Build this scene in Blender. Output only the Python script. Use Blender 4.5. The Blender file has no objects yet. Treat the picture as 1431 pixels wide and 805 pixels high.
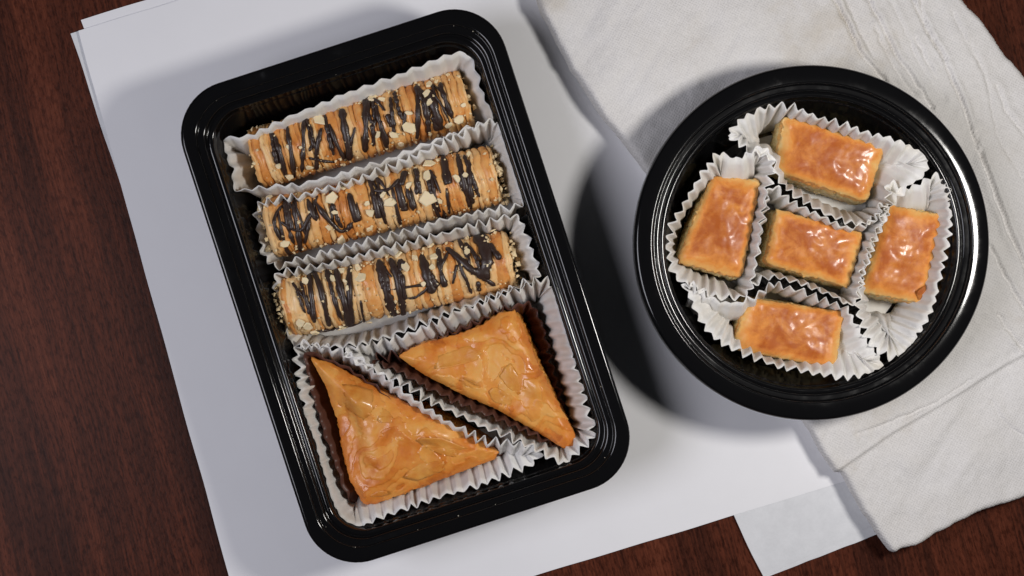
import bpy, math, random
import numpy as np
from mathutils import Vector, noise, Matrix

# ------------------------------------------------------------------ camera, world, lamps, exposure
SC = bpy.context.scene
COL = SC.collection
CAM_Z = 0.673
cam_d = bpy.data.cameras.new('camera'); cam_d.lens = 50; cam_d.sensor_width = 36
cam_d.clip_start = 0.02; cam_d.clip_end = 20
cam = bpy.data.objects.new('camera', cam_d); COL.objects.link(cam)
cam.location = (0, 0, CAM_Z); cam.rotation_euler = (0, 0, 0)
SC.camera = cam

wld = bpy.data.worlds.new('World'); SC.world = wld; wld.use_nodes = True
wld.node_tree.nodes['Background'].inputs[0].default_value = (0.86, 0.92, 1.0, 1)
wld.node_tree.nodes['Background'].inputs[1].default_value = 0.012

def area_lamp(name, loc, aim, size, watts, col, shape='DISK'):
    d = bpy.data.lights.new(name, 'AREA'); d.shape = shape; d.size = size
    if shape == 'RECTANGLE': d.size, d.size_y = size
    d.energy = watts; d.color = col
    o = bpy.data.objects.new(name, d); COL.objects.link(o)
    o.location = loc
    o.rotation_euler = (Vector(aim) - Vector(loc)).to_track_quat('-Z', 'Y').to_euler()
    return o
area_lamp('key_lamp', (0.272, 0.038, 0.372), (-0.22, -0.02, 0.0), 0.072, 1.28, (1.0, 0.965, 0.92))
area_lamp('window_lamp', (-0.62, -0.11, 0.86), (-0.10, 0, 0.0), 0.52, 5.9, (0.90, 0.895, 0.985))

SC.view_settings.view_transform = 'Standard'; SC.view_settings.look = 'None'
SC.view_settings.exposure = 0.0; SC.view_settings.gamma = 1.0
SC.cycles.use_denoising = True
SC.cycles.max_bounces = 8
SC.cycles.sample_clamp_indirect = 4

# ------------------------------------------------------------------ helpers
K0 = 36.0 / 50.0 / 1431.0
def W(px, py, z=0.0):
    """photo pixel seen on the level plane z -> world point"""
    k = K0 * (CAM_Z - z)
    return Vector(((px - 715.5) * k, -(py - 402.5) * k, z))

def link(name, verts, faces, mat, parent=None, smooth=True):
    me = bpy.data.meshes.new(name); me.from_pydata([tuple(v) for v in verts], [], faces); me.update()
    if smooth: me.polygons.foreach_set('use_smooth', [True] * len(me.polygons))
    if mat: me.materials.append(mat)
    o = bpy.data.objects.new(name, me); COL.objects.link(o)
    if parent is not None: o.parent = parent; o.matrix_parent_inverse = parent.matrix_world.inverted()
    return o
def solid(o, t, off=-1):
    m = o.modifiers.new('thickness', 'SOLIDIFY'); m.thickness = t; m.offset = off; return o
def tag(o, label, cat, group=None, kind=None):
    o['label'] = label; o['category'] = cat
    if group: o['group'] = group
    if kind: o['kind'] = kind
    return o
def empty(name, loc):
    o = bpy.data.objects.new(name, None); COL.objects.link(o); o.location = loc
    o.empty_display_size = 0.01
    o.matrix_world = Matrix.Translation(loc)
    return o
def attr(o, name, vals):
    a = o.data.attributes.new(name, 'FLOAT', 'POINT'); a.data.foreach_set('value', [float(v) for v in vals])
def catmull(pts, closed=True, sub=10):
    n = len(pts); out = []
    rng = range(n) if closed else range(n - 1)
    for i in rng:
        if closed: p0, p1, p2, p3 = (pts[(i + j) % n] for j in (-1, 0, 1, 2))
        else: p0, p1, p2, p3 = pts[max(i - 1, 0)], pts[i], pts[i + 1], pts[min(i + 2, n - 1)]
        for s in range(sub):
            t = s / sub
            out.append(0.5 * ((2 * p1) + (p2 - p0) * t + (2 * p0 - 5 * p1 + 4 * p2 - p3) * t * t + (3 * p1 - p0 - 3 * p2 + p3) * t ** 3))
    if not closed: out.append(pts[-1].copy())
    return out
def resample(pts, n, closed=True):
    P = list(pts) + ([pts[0]] if closed else [])
    L = [0.0]
    for a, b in zip(P, P[1:]): L.append(L[-1] + (b.xy - a.xy).length if len(a) > 2 else L[-1] + (b - a).length)
    out = []; j = 0
    for i in range(n):
        s = L[-1] * i / (n if closed else n - 1)
        while j < len(L) - 2 and L[j + 1] < s: j += 1
        t = (s - L[j]) / max(L[j + 1] - L[j], 1e-12)
        out.append(P[j].lerp(P[j + 1], min(max(t, 0), 1)))
    return out, L[-1]
def nz(x, y=0.0, z=0.0): return noise.noise(Vector((x, y, z)))
def fbm(x, y, z=0.0, o=4): return noise.fractal(Vector((x, y, z)), 1.0, 2.0, o)

# numpy value noise
def _h(ix, iy, s):
    v = np.sin(ix * 127.1 + iy * 311.7 + s * 74.7) * 43758.5453
    return v - np.floor(v)
def vnoise(x, y, s=0):
    ix = np.floor(x); iy = np.floor(y); fx = x - ix; fy = y - iy
    fx = fx * fx * (3 - 2 * fx); fy = fy * fy * (3 - 2 * fy)
    a = _h(ix, iy, s); b = _h(ix + 1, iy, s); c = _h(ix, iy + 1, s); d = _h(ix + 1, iy + 1, s)
    return (a * (1 - fx) + b * fx) * (1 - fy) + (c * (1 - fx) + d * fx) * fy * 1.0 - 0.5
def vfbm(x, y, s=0, o=4):
    r = 0; a = 1.0
    for i in range(o): r = r + a * vnoise(x * 2 ** i, y * 2 ** i, s + i); a *= 0.5
    return r
def seg_dist(X, Y, poly, closed):
    """distance, signed side and nearest point on a polyline for arrays of points"""
    best = np.full(X.shape, 1e9); bx = np.zeros_like(X); by = np.zeros_like(X); side = np.zeros_like(X)
    P = list(poly) + ([poly[0]] if closed else [])
    for (x0, y0), (x1, y1) in zip(P, P[1:]):
        dx, dy = x1 - x0, y1 - y0; l2 = dx * dx + dy * dy + 1e-18
        t = np.clip(((X - x0) * dx + (Y - y0) * dy) / l2, 0, 1)
        qx = x0 + t * dx; qy = y0 + t * dy; d = np.hypot(X - qx, Y - qy)
        m = d < best
        best = np.where(m, d, best); bx = np.where(m, qx, bx); by = np.where(m, qy, by)
        side = np.where(m, np.sign(dx * (Y - y0) - dy * (X - x0)), side)
    return best, side, bx, by
def inside(X, Y, poly):
    r = np.zeros(X.shape, bool); n = len(poly)
    for i in range(n):
        (x0, y0), (x1, y1) = poly[i], poly[(i + 1) % n]
        c = ((y0 > Y) != (y1 > Y)) & (X < (x1 - x0) * (Y - y0) / (y1 - y0 + 1e-18) + x0)
        r ^= c
    return r

# ------------------------------------------------------------------ materials
class N:
    def __init__(s, name):
        s.m = bpy.data.materials.new(name); s.m.use_nodes = True
        s.t = s.m.node_tree; s.t.nodes.clear()
        s.out = s.t.nodes.new('ShaderNodeOutputMaterial')
    def n(s, kind, ins=None, **kw):
        q = s.t.nodes.new('ShaderNode' + kind)
        for k, v in kw.items(): setattr(q, k, v)
        for k, v in (ins or {}).items():
            if isinstance(v, bpy.types.NodeSocket): s.t.links.new(v, q.inputs[k])
            else: q.inputs[k].default_value = v
        return q
    def coord(s, scale=(1, 1, 1), rot=(0, 0, 0)):
        tc = s.n('TexCoord')
        return s.n('Mapping', {'Vector': tc.outputs['Object'], 'Scale': scale, 'Rotation': rot}).outputs[0]
    def noise(s, vec, scale, detail=4, rough=0.55, dist=0):
        return s.n('TexNoise', {'Vector': vec, 'Scale': scale, 'Detail': detail, 'Roughness': rough, 'Distortion': dist}).outputs['Fac']
    def ramp(s, fac, stops):
        r = s.n('ValToRGB', {'Fac': fac}); e = r.color_ramp.elements
        while len(e) < len(stops): e.new(0.5)
        for q, (p, c) in zip(e, stops): q.position = p; q.color = (*c, 1) if len(c) == 3 else c
        return r.outputs[0]
    def math(s, op, a, b=0.0, c=None):
        i = {0: a, 1: b}
        if c is not None: i[2] = c
        return s.n('Math', i, operation=op).outputs[0]
    def mix(s, fac, a, b, mode='MIX'):
        q = s.n('Mix', None, data_type='RGBA', blend_type=mode)
        for k, v in ((0, fac), (6, a), (7, b)):
            if isinstance(v, bpy.types.NodeSocket): s.t.links.new(v, q.inputs[k])
            else: q.inputs[k].default_value = v if k == 0 else (*v, 1)
        return q.outputs[2]
    def bump(s, h, strength, dist, prev=None):
        i = {'Height': h, 'Strength': strength, 'Distance': dist}
        if prev is not None: i['Normal'] = prev
        return s.n('Bump', i).outputs[0]
    def done(s, sh): s.t.links.new(sh, s.out.inputs['Surface']); return s.m
    def principled(s, **k):
        return s.n('BsdfPrincipled', {a.replace('_', ' '): v for a, v in k.items()})

def mat_wood():
    a = N('dark_mahogany_laminate')
    rot = (0, 0, math.radians(-15))
    tc = a.n('TexCoord')
    base = a.n('Mapping', {'Vector': tc.outputs['Object'], 'Rotation': rot}).outputs[0]
    warp = a.n('TexNoise', {'Vector': base, 'Scale': 7, 'Detail': 2}).outputs['Color']
    wv = a.n('VectorMath', {0: warp, 1: (0.014, 0.0, 0)}, operation='MULTIPLY').outputs[0]
    v = a.n('VectorMath', {0: base, 1: wv}, operation='ADD').outputs[0]
    def st(sx, sy): return a.n('Mapping', {'Vector': v, 'Scale': (sx, sy, 1)}).outputs[0]
    fine = a.noise(st(950, 20), 1, 4, .65)
    mid = a.noise(st(150, 6), 1, 4, .6)
    wide = a.noise(st(34, 3), 1, 3, .5)
    speck = a.noise(st(1300, 600), 1, 3, .7)
    pores = a.noise(st(640, 200), 1, 4, .7)
    f = a.math('ADD', a.math('MULTIPLY', fine, .34), a.math('MULTIPLY', mid, .20))
    f = a.math('ADD', f, a.math('MULTIPLY', wide, .32))
    f = a.math('ADD', f, a.math('MULTIPLY', speck, .10))
    f = a.math('ADD', f, a.math('MULTIPLY', pores, .14))
    c = a.ramp(f, [(.40, (.025, .0092, .007)), (.52, (.048, .015, .0092)), (.61, (.096, .026, .0138)), (.72, (.16, .048, .025))])
    dark = a.ramp(pores, [(.40, (.35, .3, .3)), (.5, (1, 1, 1))])
    c = a.mix(.55, c, dark, 'MULTIPLY')
    nb = a.bump(speck, .25, .0004)
    nb = a.bump(pores, .22, .0005, nb)
    p = a.principled(Base_Color=c, Roughness=.36, Normal=nb)
    p.inputs['Specular IOR Level'].default_value = .045
    return a.done(p.outputs[0])

def mat_paper(name, see, col=(.80, .80, .82)):
    a = N(name); v = a.coord()
    fib = a.noise(v, 260, 5, .7); big = a.noise(v, 26, 4, .6)
    c = a.mix(a.math('MULTIPLY', a.ramp(big, [(.35, (0, 0, 0)), (.7, (1, 1, 1))]), .35), col, tuple(q * .93 for q in col))
    nb = a.bump(fib, .12, .0003); nb = a.bump(a.noise(v, 14, 3, .5), .10, .004, nb)
    d = a.n('BsdfDiffuse', {'Color': c, 'Normal': nb}).outputs[0]
    tr = a.n('BsdfTransparent', {'Color': (1, 1, 1, 1)}).outputs[0]
    if see:
        fac = a.math('MULTIPLY', a.ramp(a.noise(v, 150, 4, .7), [(.3, (.6, .6, .6)), (.75, (1.5, 1.5, 1.5))]), see)
        return a.done(a.n('MixShader', {0: fac, 1: d, 2: tr}).outputs[0])
    return a.done(d)

def mat_cup(name, col, trans=.22, gloss=False):
    a = N(name); v = a.coord()
    nb = a.bump(a.noise(v, 320, 4, .6), .25, .0003)
    spots = a.ramp(a.noise(v, 70, 3, .5), [(.45, (1, 1, 1)), (.75, (.93, .90, .84))])
    c = a.mix(1.0, col, spots, 'MULTIPLY')
    d = a.principled(Base_Color=c, Roughness=.55 if not gloss else .38, Normal=nb)
    d.inputs['Specular IOR Level'].default_value = .25
    t = a.n('BsdfTranslucent', {'Color': c}).outputs[0]
    return a.done(a.n('MixShader', {0: trans, 1: d.outputs[0], 2: t}).outputs[0])

def mat_plastic():
    a = N('glossy_black_plastic'); v = a.coord()
    sm = a.noise(v, 55, 5, .65)
    scr = a.noise(a.coord((900, 40, 40), (0, 0, .6)), 1, 3, .6)
    r = a.ramp(sm, [(.50, (.09, .09, .09)), (.64, (.14, .14, .14)), (.76, (.30, .30, .30))])
    nb = a.bump(a.noise(v, 60, 2, .5), .02, .0006)
    p = a.principled(Base_Color=(.0045, .0045, .005, 1), Roughness=r, Normal=nb)
    p.inputs['Specular IOR Level'].default_value = .38
    return a.done(p.outputs[0])

def mat_cloth():
    a = N('washed_linen'); v = a.coord((1, 1, 1), (0, 0, math.radians(28)))
    w1 = a.n('TexWave', {'Vector': v, 'Scale': 270, 'Distortion': 3.6, 'Detail': 2, 'Detail Scale': 1.5}, bands_direction='X').outputs['Fac']
    w2 = a.n('TexWave', {'Vector': v, 'Scale': 270, 'Distortion': 3.6, 'Detail': 2, 'Detail Scale': 1.5}, bands_direction='Y').outputs['Fac']
    weave = a.math('MAXIMUM', w1, w2)
    slub = a.noise(a.coord((220, 30, 30), (0, 0, math.radians(28))), 1, 4, .7)
    big = a.noise(v, 19, 5, .62); fz = a.noise(v, 900, 3, .7)
    c = a.ramp(big, [(.38, (.72, .705, .695)), (.56, (.69, .67, .65)), (.72, (.58, .535, .47))])
    c = a.mix(.45, c, a.ramp(weave, [(.0, (.78, .78, .78)), (.7, (1, 1, 1))]), 'MULTIPLY')
    c = a.mix(.35, c, a.ramp(fz, [(.3, (.72, .72, .72)), (.6, (1, 1, 1))]), 'MULTIPLY')
    nb = a.bump(weave, .45, .0003); nb = a.bump(fz, .25, .0004, nb); nb = a.bump(slub, .22, .0006, nb)
    p = a.principled(Base_Color=c, Roughness=.95, Normal=nb)
    p.inputs['Specular IOR Level'].default_value = .1
    p.inputs['Sheen Weight'].default_value = .15
    return a.done(p.outputs[0])

def mat_pastry(name, stops, rough=(.22, .5), coat=.4, sss=.12, bump=.5, fine=900, mott=1.05, ms=95, spec=.5, leaf=0):
    a = N(name); v = a.coord()
    t = a.n('Attribute', None, attribute_name='tone').outputs['Fac']
    n1 = a.noise(v, ms, 5, .62, .6); n2 = a.noise(v, 420, 4, .65)
    f = a.math('ADD', t, a.math('MULTIPLY', a.math('SUBTRACT', n1, .5), mott))
    f = a.math('ADD', f, a.math('MULTIPLY', a.math('SUBTRACT', n2, .5), .35))
    c = a.ramp(f, stops)
    r = a.n('MapRange', {0: a.noise(v, 160, 4, .6), 1: .35, 2: .7, 3: rough[0], 4: rough[1]}).outputs[0]
    nb = a.bump(a.noise(v, 260, 4, .6, .4), bump, .0007); nb = a.bump(a.noise(v, fine, 3, .6), bump * .5, .0003, nb)
    if leaf:
        ln = a.n('TexNoise', {'Vector': v, 'Scale': 62, 'Detail': 4, 'Roughness': .48, 'Distortion': 1.1}).outputs['Fac']
        st = a.math('SNAP', ln, .075)
        nb = a.bump(st, leaf, .0016, nb)
        c = a.mix(.55, c, a.ramp(a.math('FRACT', a.math('MULTIPLY', st, 5.77)), [(0, (.80, .72, .62)), (1, (1.0, 1.0, 1.0))]), 'MULTIPLY')
    p = a.principled(Base_Color=c, Roughness=r, Normal=nb)
    p.inputs['Specular IOR Level'].default_value = spec
    p.inputs['Subsurface Weight'].default_value = sss
    p.inputs['Subsurface Radius'].default_value = (1.0, .5, .2)
    p.inputs['Subsurface Scale'].default_value = .0022
    cw = a.n('MapRange', {0: a.noise(v, 75, 3, .5), 1: .42, 2: .62, 3: 0.0, 4: coat}).outputs[0]
    a.t.links.new(cw, p.inputs['Coat Weight']); p.inputs['Coat Roughness'].default_value = .14
    return a.done(p.outputs[0])

def mat_plain(name, col, rough, var=.25, scale=300, coat=0, sss=0):
    a = N(name); v = a.coord()
    c = a.mix(a.noise(v, scale, 4, .6), tuple(q * (1 - var) for q in col), tuple(min(1, q * (1 + var)) for q in col))
    nb = a.bump(a.noise(v, scale * 2, 3, .6), .35, .0004)
    p = a.principled(Base_Color=c, Roughness=rough, Normal=nb)
    p.inputs['Coat Weight'].default_value = coat
    if sss:
        p.inputs['Subsurface Weight'].default_value = sss; p.inputs['Subsurface Scale'].default_value = .002
    return a.done(p.outputs[0])

M_WOOD = mat_wood()
M_SHEET = mat_paper('white_parchment', 0)
M_SHEET_THIN = mat_paper('thin_white_parchment', .16, (.78, .79, .81))
M_CUP = mat_cup('white_greaseproof_paper', (.93, .92, .90), .34)
M_BROWN = mat_cup('brown_greaseproof_paper', (.10, .042, .03), .12, True)
M_PLASTIC = mat_plastic()
M_CLOTH = mat_cloth()
GOLD = [(.0, (.64, .50, .24)), (.25, (.70, .39, .12)), (.58, (.65, .245, .05)), (.95, (.40, .10, .016))]
M_PIECE = mat_pastry('syrup_soaked_pastry', GOLD, (.34, .55), .30, .15, .18, mott=1.25, spec=.28)
TRI = [(.0, (.74, .43, .135)), (.35, (.71, .31, .062)), (.7, (.60, .185, .025)), (1.0, (.38, .09, .011))]
M_TRI = mat_pastry('flaky_golden_pastry', TRI, (.30, .55), .40, .12, .12, mott=1.3, ms=60, spec=.35)
ROLL = [(.0, (.78, .53, .26)), (.4, (.74, .40, .135)), (.75, (.64, .26, .06)), (1.0, (.40, .12, .025))]
M_ROLL = mat_pastry('pleated_roll_pastry', ROLL, (.3, .6), .12, .1, .45)
M_CHOC = mat_plain('dark_chocolate', (.028, .013, .009), .42, .3, 500, .08)
M_NUT = mat_plain('blanched_almond', (.80, .66, .42), .6, .08, 300, 0, .1)
M_CRUMB = mat_plain('chopped_nut_crumb', (.72, .57, .33), .65, .3, 400)
M_SPECK = mat_plain('pale_crumb_dust', (.6, .55, .45), .7, .2, 600)

# ------------------------------------------------------------------ setting: table top
vs = []; fs = []
TX, TY = .75, .6
for z in (-.03, 0):
    for x, y in ((-TX, -TY), (TX, -TY), (TX, TY), (-TX, TY)): vs.append((x, y, z))
fs = [(3, 2, 1, 0), (4, 5, 6, 7), (0, 1, 5, 4), (1, 2, 6, 5), (2, 3, 7, 6), (3, 0, 4, 7)]
table = link('table_top', vs, fs, M_WOOD, None, False); table['kind'] = 'structure'
table['label'] = 'dark reddish brown wood grain table top under everything'

# ------------------------------------------------------------------ parchment sheets
def sheet(px_corners, z, mat, label, seed, nx=60, ny=60, amp=.00012):
    A, B, C, D = (W(x, y, z) for x, y in px_corners)          # TL, TR, BR, BL
    vs = []
    for j in range(ny + 1):
        for i in range(nx + 1):
            u, v = i / nx, j / ny
            p = (A * (1 - u) + B * u) * (1 - v) + (D * (1 - u) + C * u) * v
            wob = .0005 * nz(u * 9 + seed * 7, v * 9) * (1 if i in (0, nx) or j in (0, ny) else 0)
            vs.append((p.x + wob, p.y + wob, z + amp * nz(p.x * 28, p.y * 28, seed * 3.1)))
    fs = [(j * (nx + 1) + i + nx + 1, j * (nx + 1) + i + nx + 2, j * (nx + 1) + i + 1, j * (nx + 1) + i) for j in range(ny) for i in range(nx)]
    o = link('parchment_sheet', vs, fs, mat, None, False)
    solid(o, .00009)
    return tag(o, label, 'paper', 'white parchment sheets on the table')
S = 18.2
sheet([(98.5, 47), (900, -203), (1155, 568), (352, 812)], .00045, M_SHEET_THIN, 'white parchment sheet whose left edge lies bare against the dark wood beside the rectangular container', 1)
sheet([(113, 28), (800, -185), (1130, 640), (400, 840)], .0008, M_SHEET, 'white parchment sheet with its upper edge showing above the topmost sheet', 2)
sheet([(745, 149), (1000, 60), (1282, 725), (1068, 808)], .00115, M_SHEET_THIN, 'thin see-through parchment sheet jutting over the dark wood beside the linen cloth corner', 3)
sheet([(747, 148), (990, 60), (1282, 704), (1067, 806)], .00145, M_SHEET_THIN, 'thin parchment sheet layered on the one jutting towards the linen cloth corner', 4, amp=.0001)
sheet([(109.5, 43), (800, -170), (1196, 668), (353, 925)], .0018, M_SHEET, 'topmost white parchment sheet lying under the rectangular container', 5)

# ------------------------------------------------------------------ folded linen cloth
def px2(poly, z): return [tuple(W(x, y, z).xy) for x, y in poly]
edge_px = [(735, -60), (742, -25), (752, 8), (776, 56), (802, 103), (832, 150), (868, 196), (910, 250), (960, 320), (1010, 400), (1060, 480), (1100, 545),
           (1124, 590), (1145, 627), (1160, 652), (1166, 660), (1178, 664), (1190, 688), (1206, 716), (1226, 746), (1246, 773), (1254, 774),
           (1264, 768), (1290, 759), (1332, 735), (1382, 713), (1431, 697), (1500, 668), (1620, 620), (1640, 480), (1600, 300), (1500, 172),
           (1431, 103), (1402, 70), (1379, 38), (1347, 0), (1325, -30), (1300, -60), (1100, -75), (900, -72)]
edge = [Vector(p) for p in px2(edge_px, .015)]
edge, elen = resample(catmull(edge, True, 6), 520)
rnd = random.Random(4)
edge = [(p.x + .0007 * nz(p.x * 130, p.y * 130, 1) + .0003 * nz(p.x * 500, p.y * 500, 5), p.y + .0007 * nz(p.x * 130, p.y * 130, 9) + .0003 * nz(p.x * 500, p.y * 500, 3)) for p in edge]
ROUND_C = W(1135, 339, .0467); ROUND_C.z = 0
CELL = .00072
xs = np.arange(min(p[0] for p in edge) - CELL, max(p[0] for p in edge) + CELL, CELL)
ys = np.arange(min(p[1] for p in edge) - CELL, max(p[1] for p in edge) + CELL, CELL)
X, Y = np.meshgrid(xs, ys)
INS = inside(X, Y, edge)
D, _, QX, QY = seg_dist(X, Y, edge[::2], True)
D = np.where(INS, D, 0)
T = .0168 + .0024 * vfbm(X * 22, Y * 22, 3, 3) + .0009 * vfbm(X * 90, Y * 90, 8, 3) + .0002 * vfbm(X * 300, Y * 300, 18, 2) + .0017 * vfbm((X * .52 + Y * .85) * 14, (X * .85 - Y * .52) * 75, 33, 3)
hem = [(1130, 682), (1165, 661), (1200, 637), (1250, 602), (1320, 560), (1395, 515), (1450, 484), (1700, 360)]
hd, hs, _, _ = seg_dist(X, Y, px2(hem, .015), False)
T = T + .0011 * (0.5 + 0.5 * np.tanh(hs * hd / .0006)) + .0006 * np.exp(-((hs * hd - .001) / .0012) ** 2)
creases = [([(1160, -6), (1182, 36), (1199, 75), (1227, 106), (1250, 140)], .0016, 1),
           ([(1176, -6), (1205, 60), (1232, 104)], .0006, -1),
           ([(1208, -6), (1232, 42), (1249, 78), (1269, 106), (1299, 151)], .0016, 1),
           ([(1221, 40), (1240, 84), (1262, 118), (1290, 150)], .0008, -1),
           ([(1270, -6), (1291, 42), (1313, 81), (1333, 123), (1350, 168), (1366, 218), (1384, 262), (1420, 352), (1440, 395)], .0019, 1),
           ([(1281, 4), (1299, 50), (1318, 84)], .0012, -1),
           ([(1276, 55), (1293, 90), (1306, 112)], .0007, 1),
           ([(1362, 185), (1373, 230), (1400, 311), (1431, 372)], .0012, -1),
           ([(1380, 345), (1408, 398), (1440, 452)], .0013, 1),
           ([(1196, 606), (1240, 590), (1300, 565), (1350, 532)], .0007, 1),
           ([(1385, 560), (1402, 590), (1431, 610)], .0005, 1),
           ([(1352, 60), (1378, 120), (1392, 190), (1425, 250)], .0006, -1),
           ([(1330, 20), (1352, 70), (1372, 96)], .0006, 1),
           ([(1390, 120), (1410, 165), (1440, 200)], .0007, 1),
           ([(1392, 440), (1412, 470), (1440, 500)], .0009, -1),
           ([(1240, 0), (1262, 44), (1282, 92), (1318, 140)], .0006, 1)]
for ci, (pl, dep, sd) in enumerate(creases):
    pts = [Vector(p) for p in px2(pl, .015)]
    pts = [tuple(p) for p in resample(catmull(pts, False, 8), 40, False)[0]]
    pts = [(x + .0009 * nz(x * 260, y * 260, ci), y + .0005 * nz(x * 260, y * 260, ci + 4)) for x, y in pts]
    d, s, _, _ = seg_dist(X, Y, pts, False)
    w = s * d * sd
    mod = .75 + .5 * vnoise(X * 160, Y * 160, ci)
    T = T + mod * dep * (-1.9 * np.exp(-(d / .00065) ** 2) + .75 * np.exp(-((w - .0019) / .0015) ** 2) + .25 * np.exp(-((w + .003) / .002) ** 2))
rc = np.hypot(X - ROUND_C.x, Y - ROUND_C.y)
bl = np.clip(1 - (rc - .060) / .030, 0, 1); bl = bl * bl * (3 - 2 * bl)
T = T * (1 - bl) + np.minimum(T, .0082) * bl
RR = .0036
prof = np.sqrt(np.clip(1 - (1 - np.minimum(D / RR, 1)) ** 2, 0, 1))
ZB = .0120
ZE = np.minimum(ZB, .006 + (T - .006) * .55)
Z = ZE + (T - ZE) * prof
cellin = INS[:-1, :-1] & INS[1:, :-1] & INS[:-1, 1:] & INS[1:, 1:]
use = np.zeros(X.shape, bool)
for a in (slice(None, -1), slice(1, None)):
    for b in (slice(None, -1), slice(1, None)): use[a, b] |= cellin
cnt = np.zeros(X.shape, int)
for a in (slice(None, -1), slice(1, None)):
    for b in (slice(None, -1), slice(1, None)): cnt[a, b] += cellin
bnd = use & (cnt < 4)
X = np.where(bnd, QX, X); Y = np.where(bnd, QY, Y); Z = np.where(bnd, ZE, Z)
idx = -np.ones(X.shape, int); idx[use] = np.arange(use.sum())
top = np.stack([X[use], Y[use], Z[use]], 1)
jj, ii = np.nonzero(cellin)
quads = np.stack([idx[jj, ii], idx[jj, ii + 1], idx[jj + 1, ii + 1], idx[jj + 1, ii]], 1)
# underside skirt: boundary edges run down and in to the table
from collections import Counter
ec = Counter()
for q in quads.tolist():
    for a, b in zip(q, q[1:] + q[:1]): ec[(a, b)] += 1
bedges = [e for e in ec if (e[1], e[0]) not in ec]
verts = top.tolist(); faces = quads.tolist(); low = {}
ccx, ccy = top[:, 0].mean(), top[:, 1].mean()
for a, b in bedges:
    for v in (a, b):
        if v not in low:
            x, y, z = verts[v]; low[v] = len(verts)
            l = math.hypot(ccx - x, ccy - y)
            verts.append([x + (ccx - x) / l * .006, y + (ccy - y) / l * .006, .0024])
    faces.append([b, a, low[a], low[b]])
cloth = link('linen_cloth', verts, faces, M_CLOTH)
tag(cloth, 'folded off-white linen cloth with wrinkled hems under the round container', 'cloth')

# ------------------------------------------------------------------ containers
def sweep(rings, closed_ring=True):
    n = len(rings[0]); vs = [p for r in rings for p in r]; fs = []
    for k in range(len(rings) - 1):
        for i in range(n):
            j = (i + 1) % n
            fs.append((k * n + i, k * n + j, (k + 1) * n + j, (k + 1) * n + i))
    return vs, fs
def smooth_profile(pr, sub=4):
    return [(p.x, p.y) for p in catmull([Vector(q) for q in pr], False, sub)]

def fillet_profile(pr, r=.00045):
    V = [Vector(q) for q in pr]; out = [V[0]]
    for a, b, c in zip(V, V[1:], V[2:]):
        ra = min(r, (b - a).length * .45); rb = min(r, (c - b).length * .45)
        p, q = b + (a - b).normalized() * ra, b + (c - b).normalized() * rb
        for t in (0, .25, .5, .75, 1): out.append(p * (1 - t) ** 2 + b * 2 * t * (1 - t) + q * t * t)
    out.append(V[-1])
    return [(p.x, p.y) for p in out]

def rrect(a, b, r, z, nc=14, ns=10):
    r = max(r, .002); pts = []
    for cx, cy, a0 in ((a - r, b - r, 0), (-a + r, b - r, 90), (-a + r, -b + r, 180), (a - r, -b + r, 270)):
        for i in range(nc + 1):
            t = math.radians(a0 + 90 * i / nc); pts.append(Vector((cx + r * math.cos(t), cy + r * math.sin(t), z)))
    out = []
    for i, p in enumerate(pts):
        out.append(p)
        if i % (nc + 1) == nc:
            q = pts[(i + 1) % len(pts)]
            for s in range(1, ns): out.append(p.lerp(q, s / ns))
    return out
FIL = .0005
RIM_Z = .0430; FLOOR = .0021
rc_c = W(566.2, 399.6, RIM_Z); ROT = math.radians(18.0)
RA, RB = 471 * K0 * (CAM_Z - RIM_Z) / 2, 699 * K0 * (CAM_Z - RIM_Z) / 2
tray = empty('meal_container', (rc_c.x, rc_c.y, FLOOR))
tag(tray, 'black plastic rectangular meal container holding rolls and triangles', 'container')
rim_prof = [(.0000, .0345), (.0000, .0402), (.0007, .0409), (.0054, .0407), (.0060, .0393), (.0086, .0391), (.0091, .0372), (.0099, .0370)]
tray_prof = [(.0098, .0370), (.0118, .0369), (.0123, .0330), (.0129, .0318), (.0190, .0040), (.0215, .0010), (.0300, .0006)]
def rect_rings(prof, sub):
    R = []
    for d, z in fillet_profile(prof, FIL):
        R.append([Vector((p.x * math.cos(ROT) - p.y * math.sin(ROT) + rc_c.x, p.x * math.sin(ROT) + p.y * math.cos(ROT) + rc_c.y, p.z + FLOOR))
                  for p in rrect(RA - d, RB - d, .0235 - d * .62, z)])
    return R
v, f = sweep(rect_rings(rim_prof, 4)); solid(link('rim', v, f, M_PLASTIC, tray), .0005, 1)
R = rect_rings(tray_prof, 4); v, f = sweep(R); n = len(R[0]); base = len(v) - n
f.append(tuple(base + i for i in range(n)))
solid(link('tray', v, f, M_PLASTIC, tray), .0005, 1)

CB = .0092; RRAD = 247.5 * K0 * (CAM_Z - .0467)
bowl = empty('round_container', (ROUND_C.x, ROUND_C.y, CB))
tag(bowl, 'black plastic round container holding five rectangular pastries, set on linen cloth', 'container')
def lathe(prof, sub, rib=None, n=288):
    R = []
    for d, z in fillet_profile(prof, FIL):
        ring = []
        for i in range(n):
            t = 2 * math.pi * i / n; r = RRAD - d
            if rib and rib[0] < z < rib[1]:
                e = math.sin(math.pi * (z - rib[0]) / (rib[1] - rib[0])); r += rib[2] * e * max(0, math.cos(t * 72)) ** 2
            ring.append(Vector((ROUND_C.x + r * math.cos(t), ROUND_C.y + r * math.sin(t), z + CB)))
        R.append(ring)
    return R
rim_r = [(.0000, .0300), (.0000, .0358), (.0006, .03685)] + [(.0012 + .0006 * i,   .0376 - 24 * (.0012 + .0006 * i - .0050) ** 2) for i in range(11)] + [(.0080, .0352), (.0104, .0350), (.0108, .0336), (.0112, .0335)]
tray_r = [(.0111, .0335), (.0128, .0334), (.0134, .0296), (.0142, .0284), (.0200, .0070), (.0230, .0016), (.0275, .0008), (.0330, .0006)]
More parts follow.
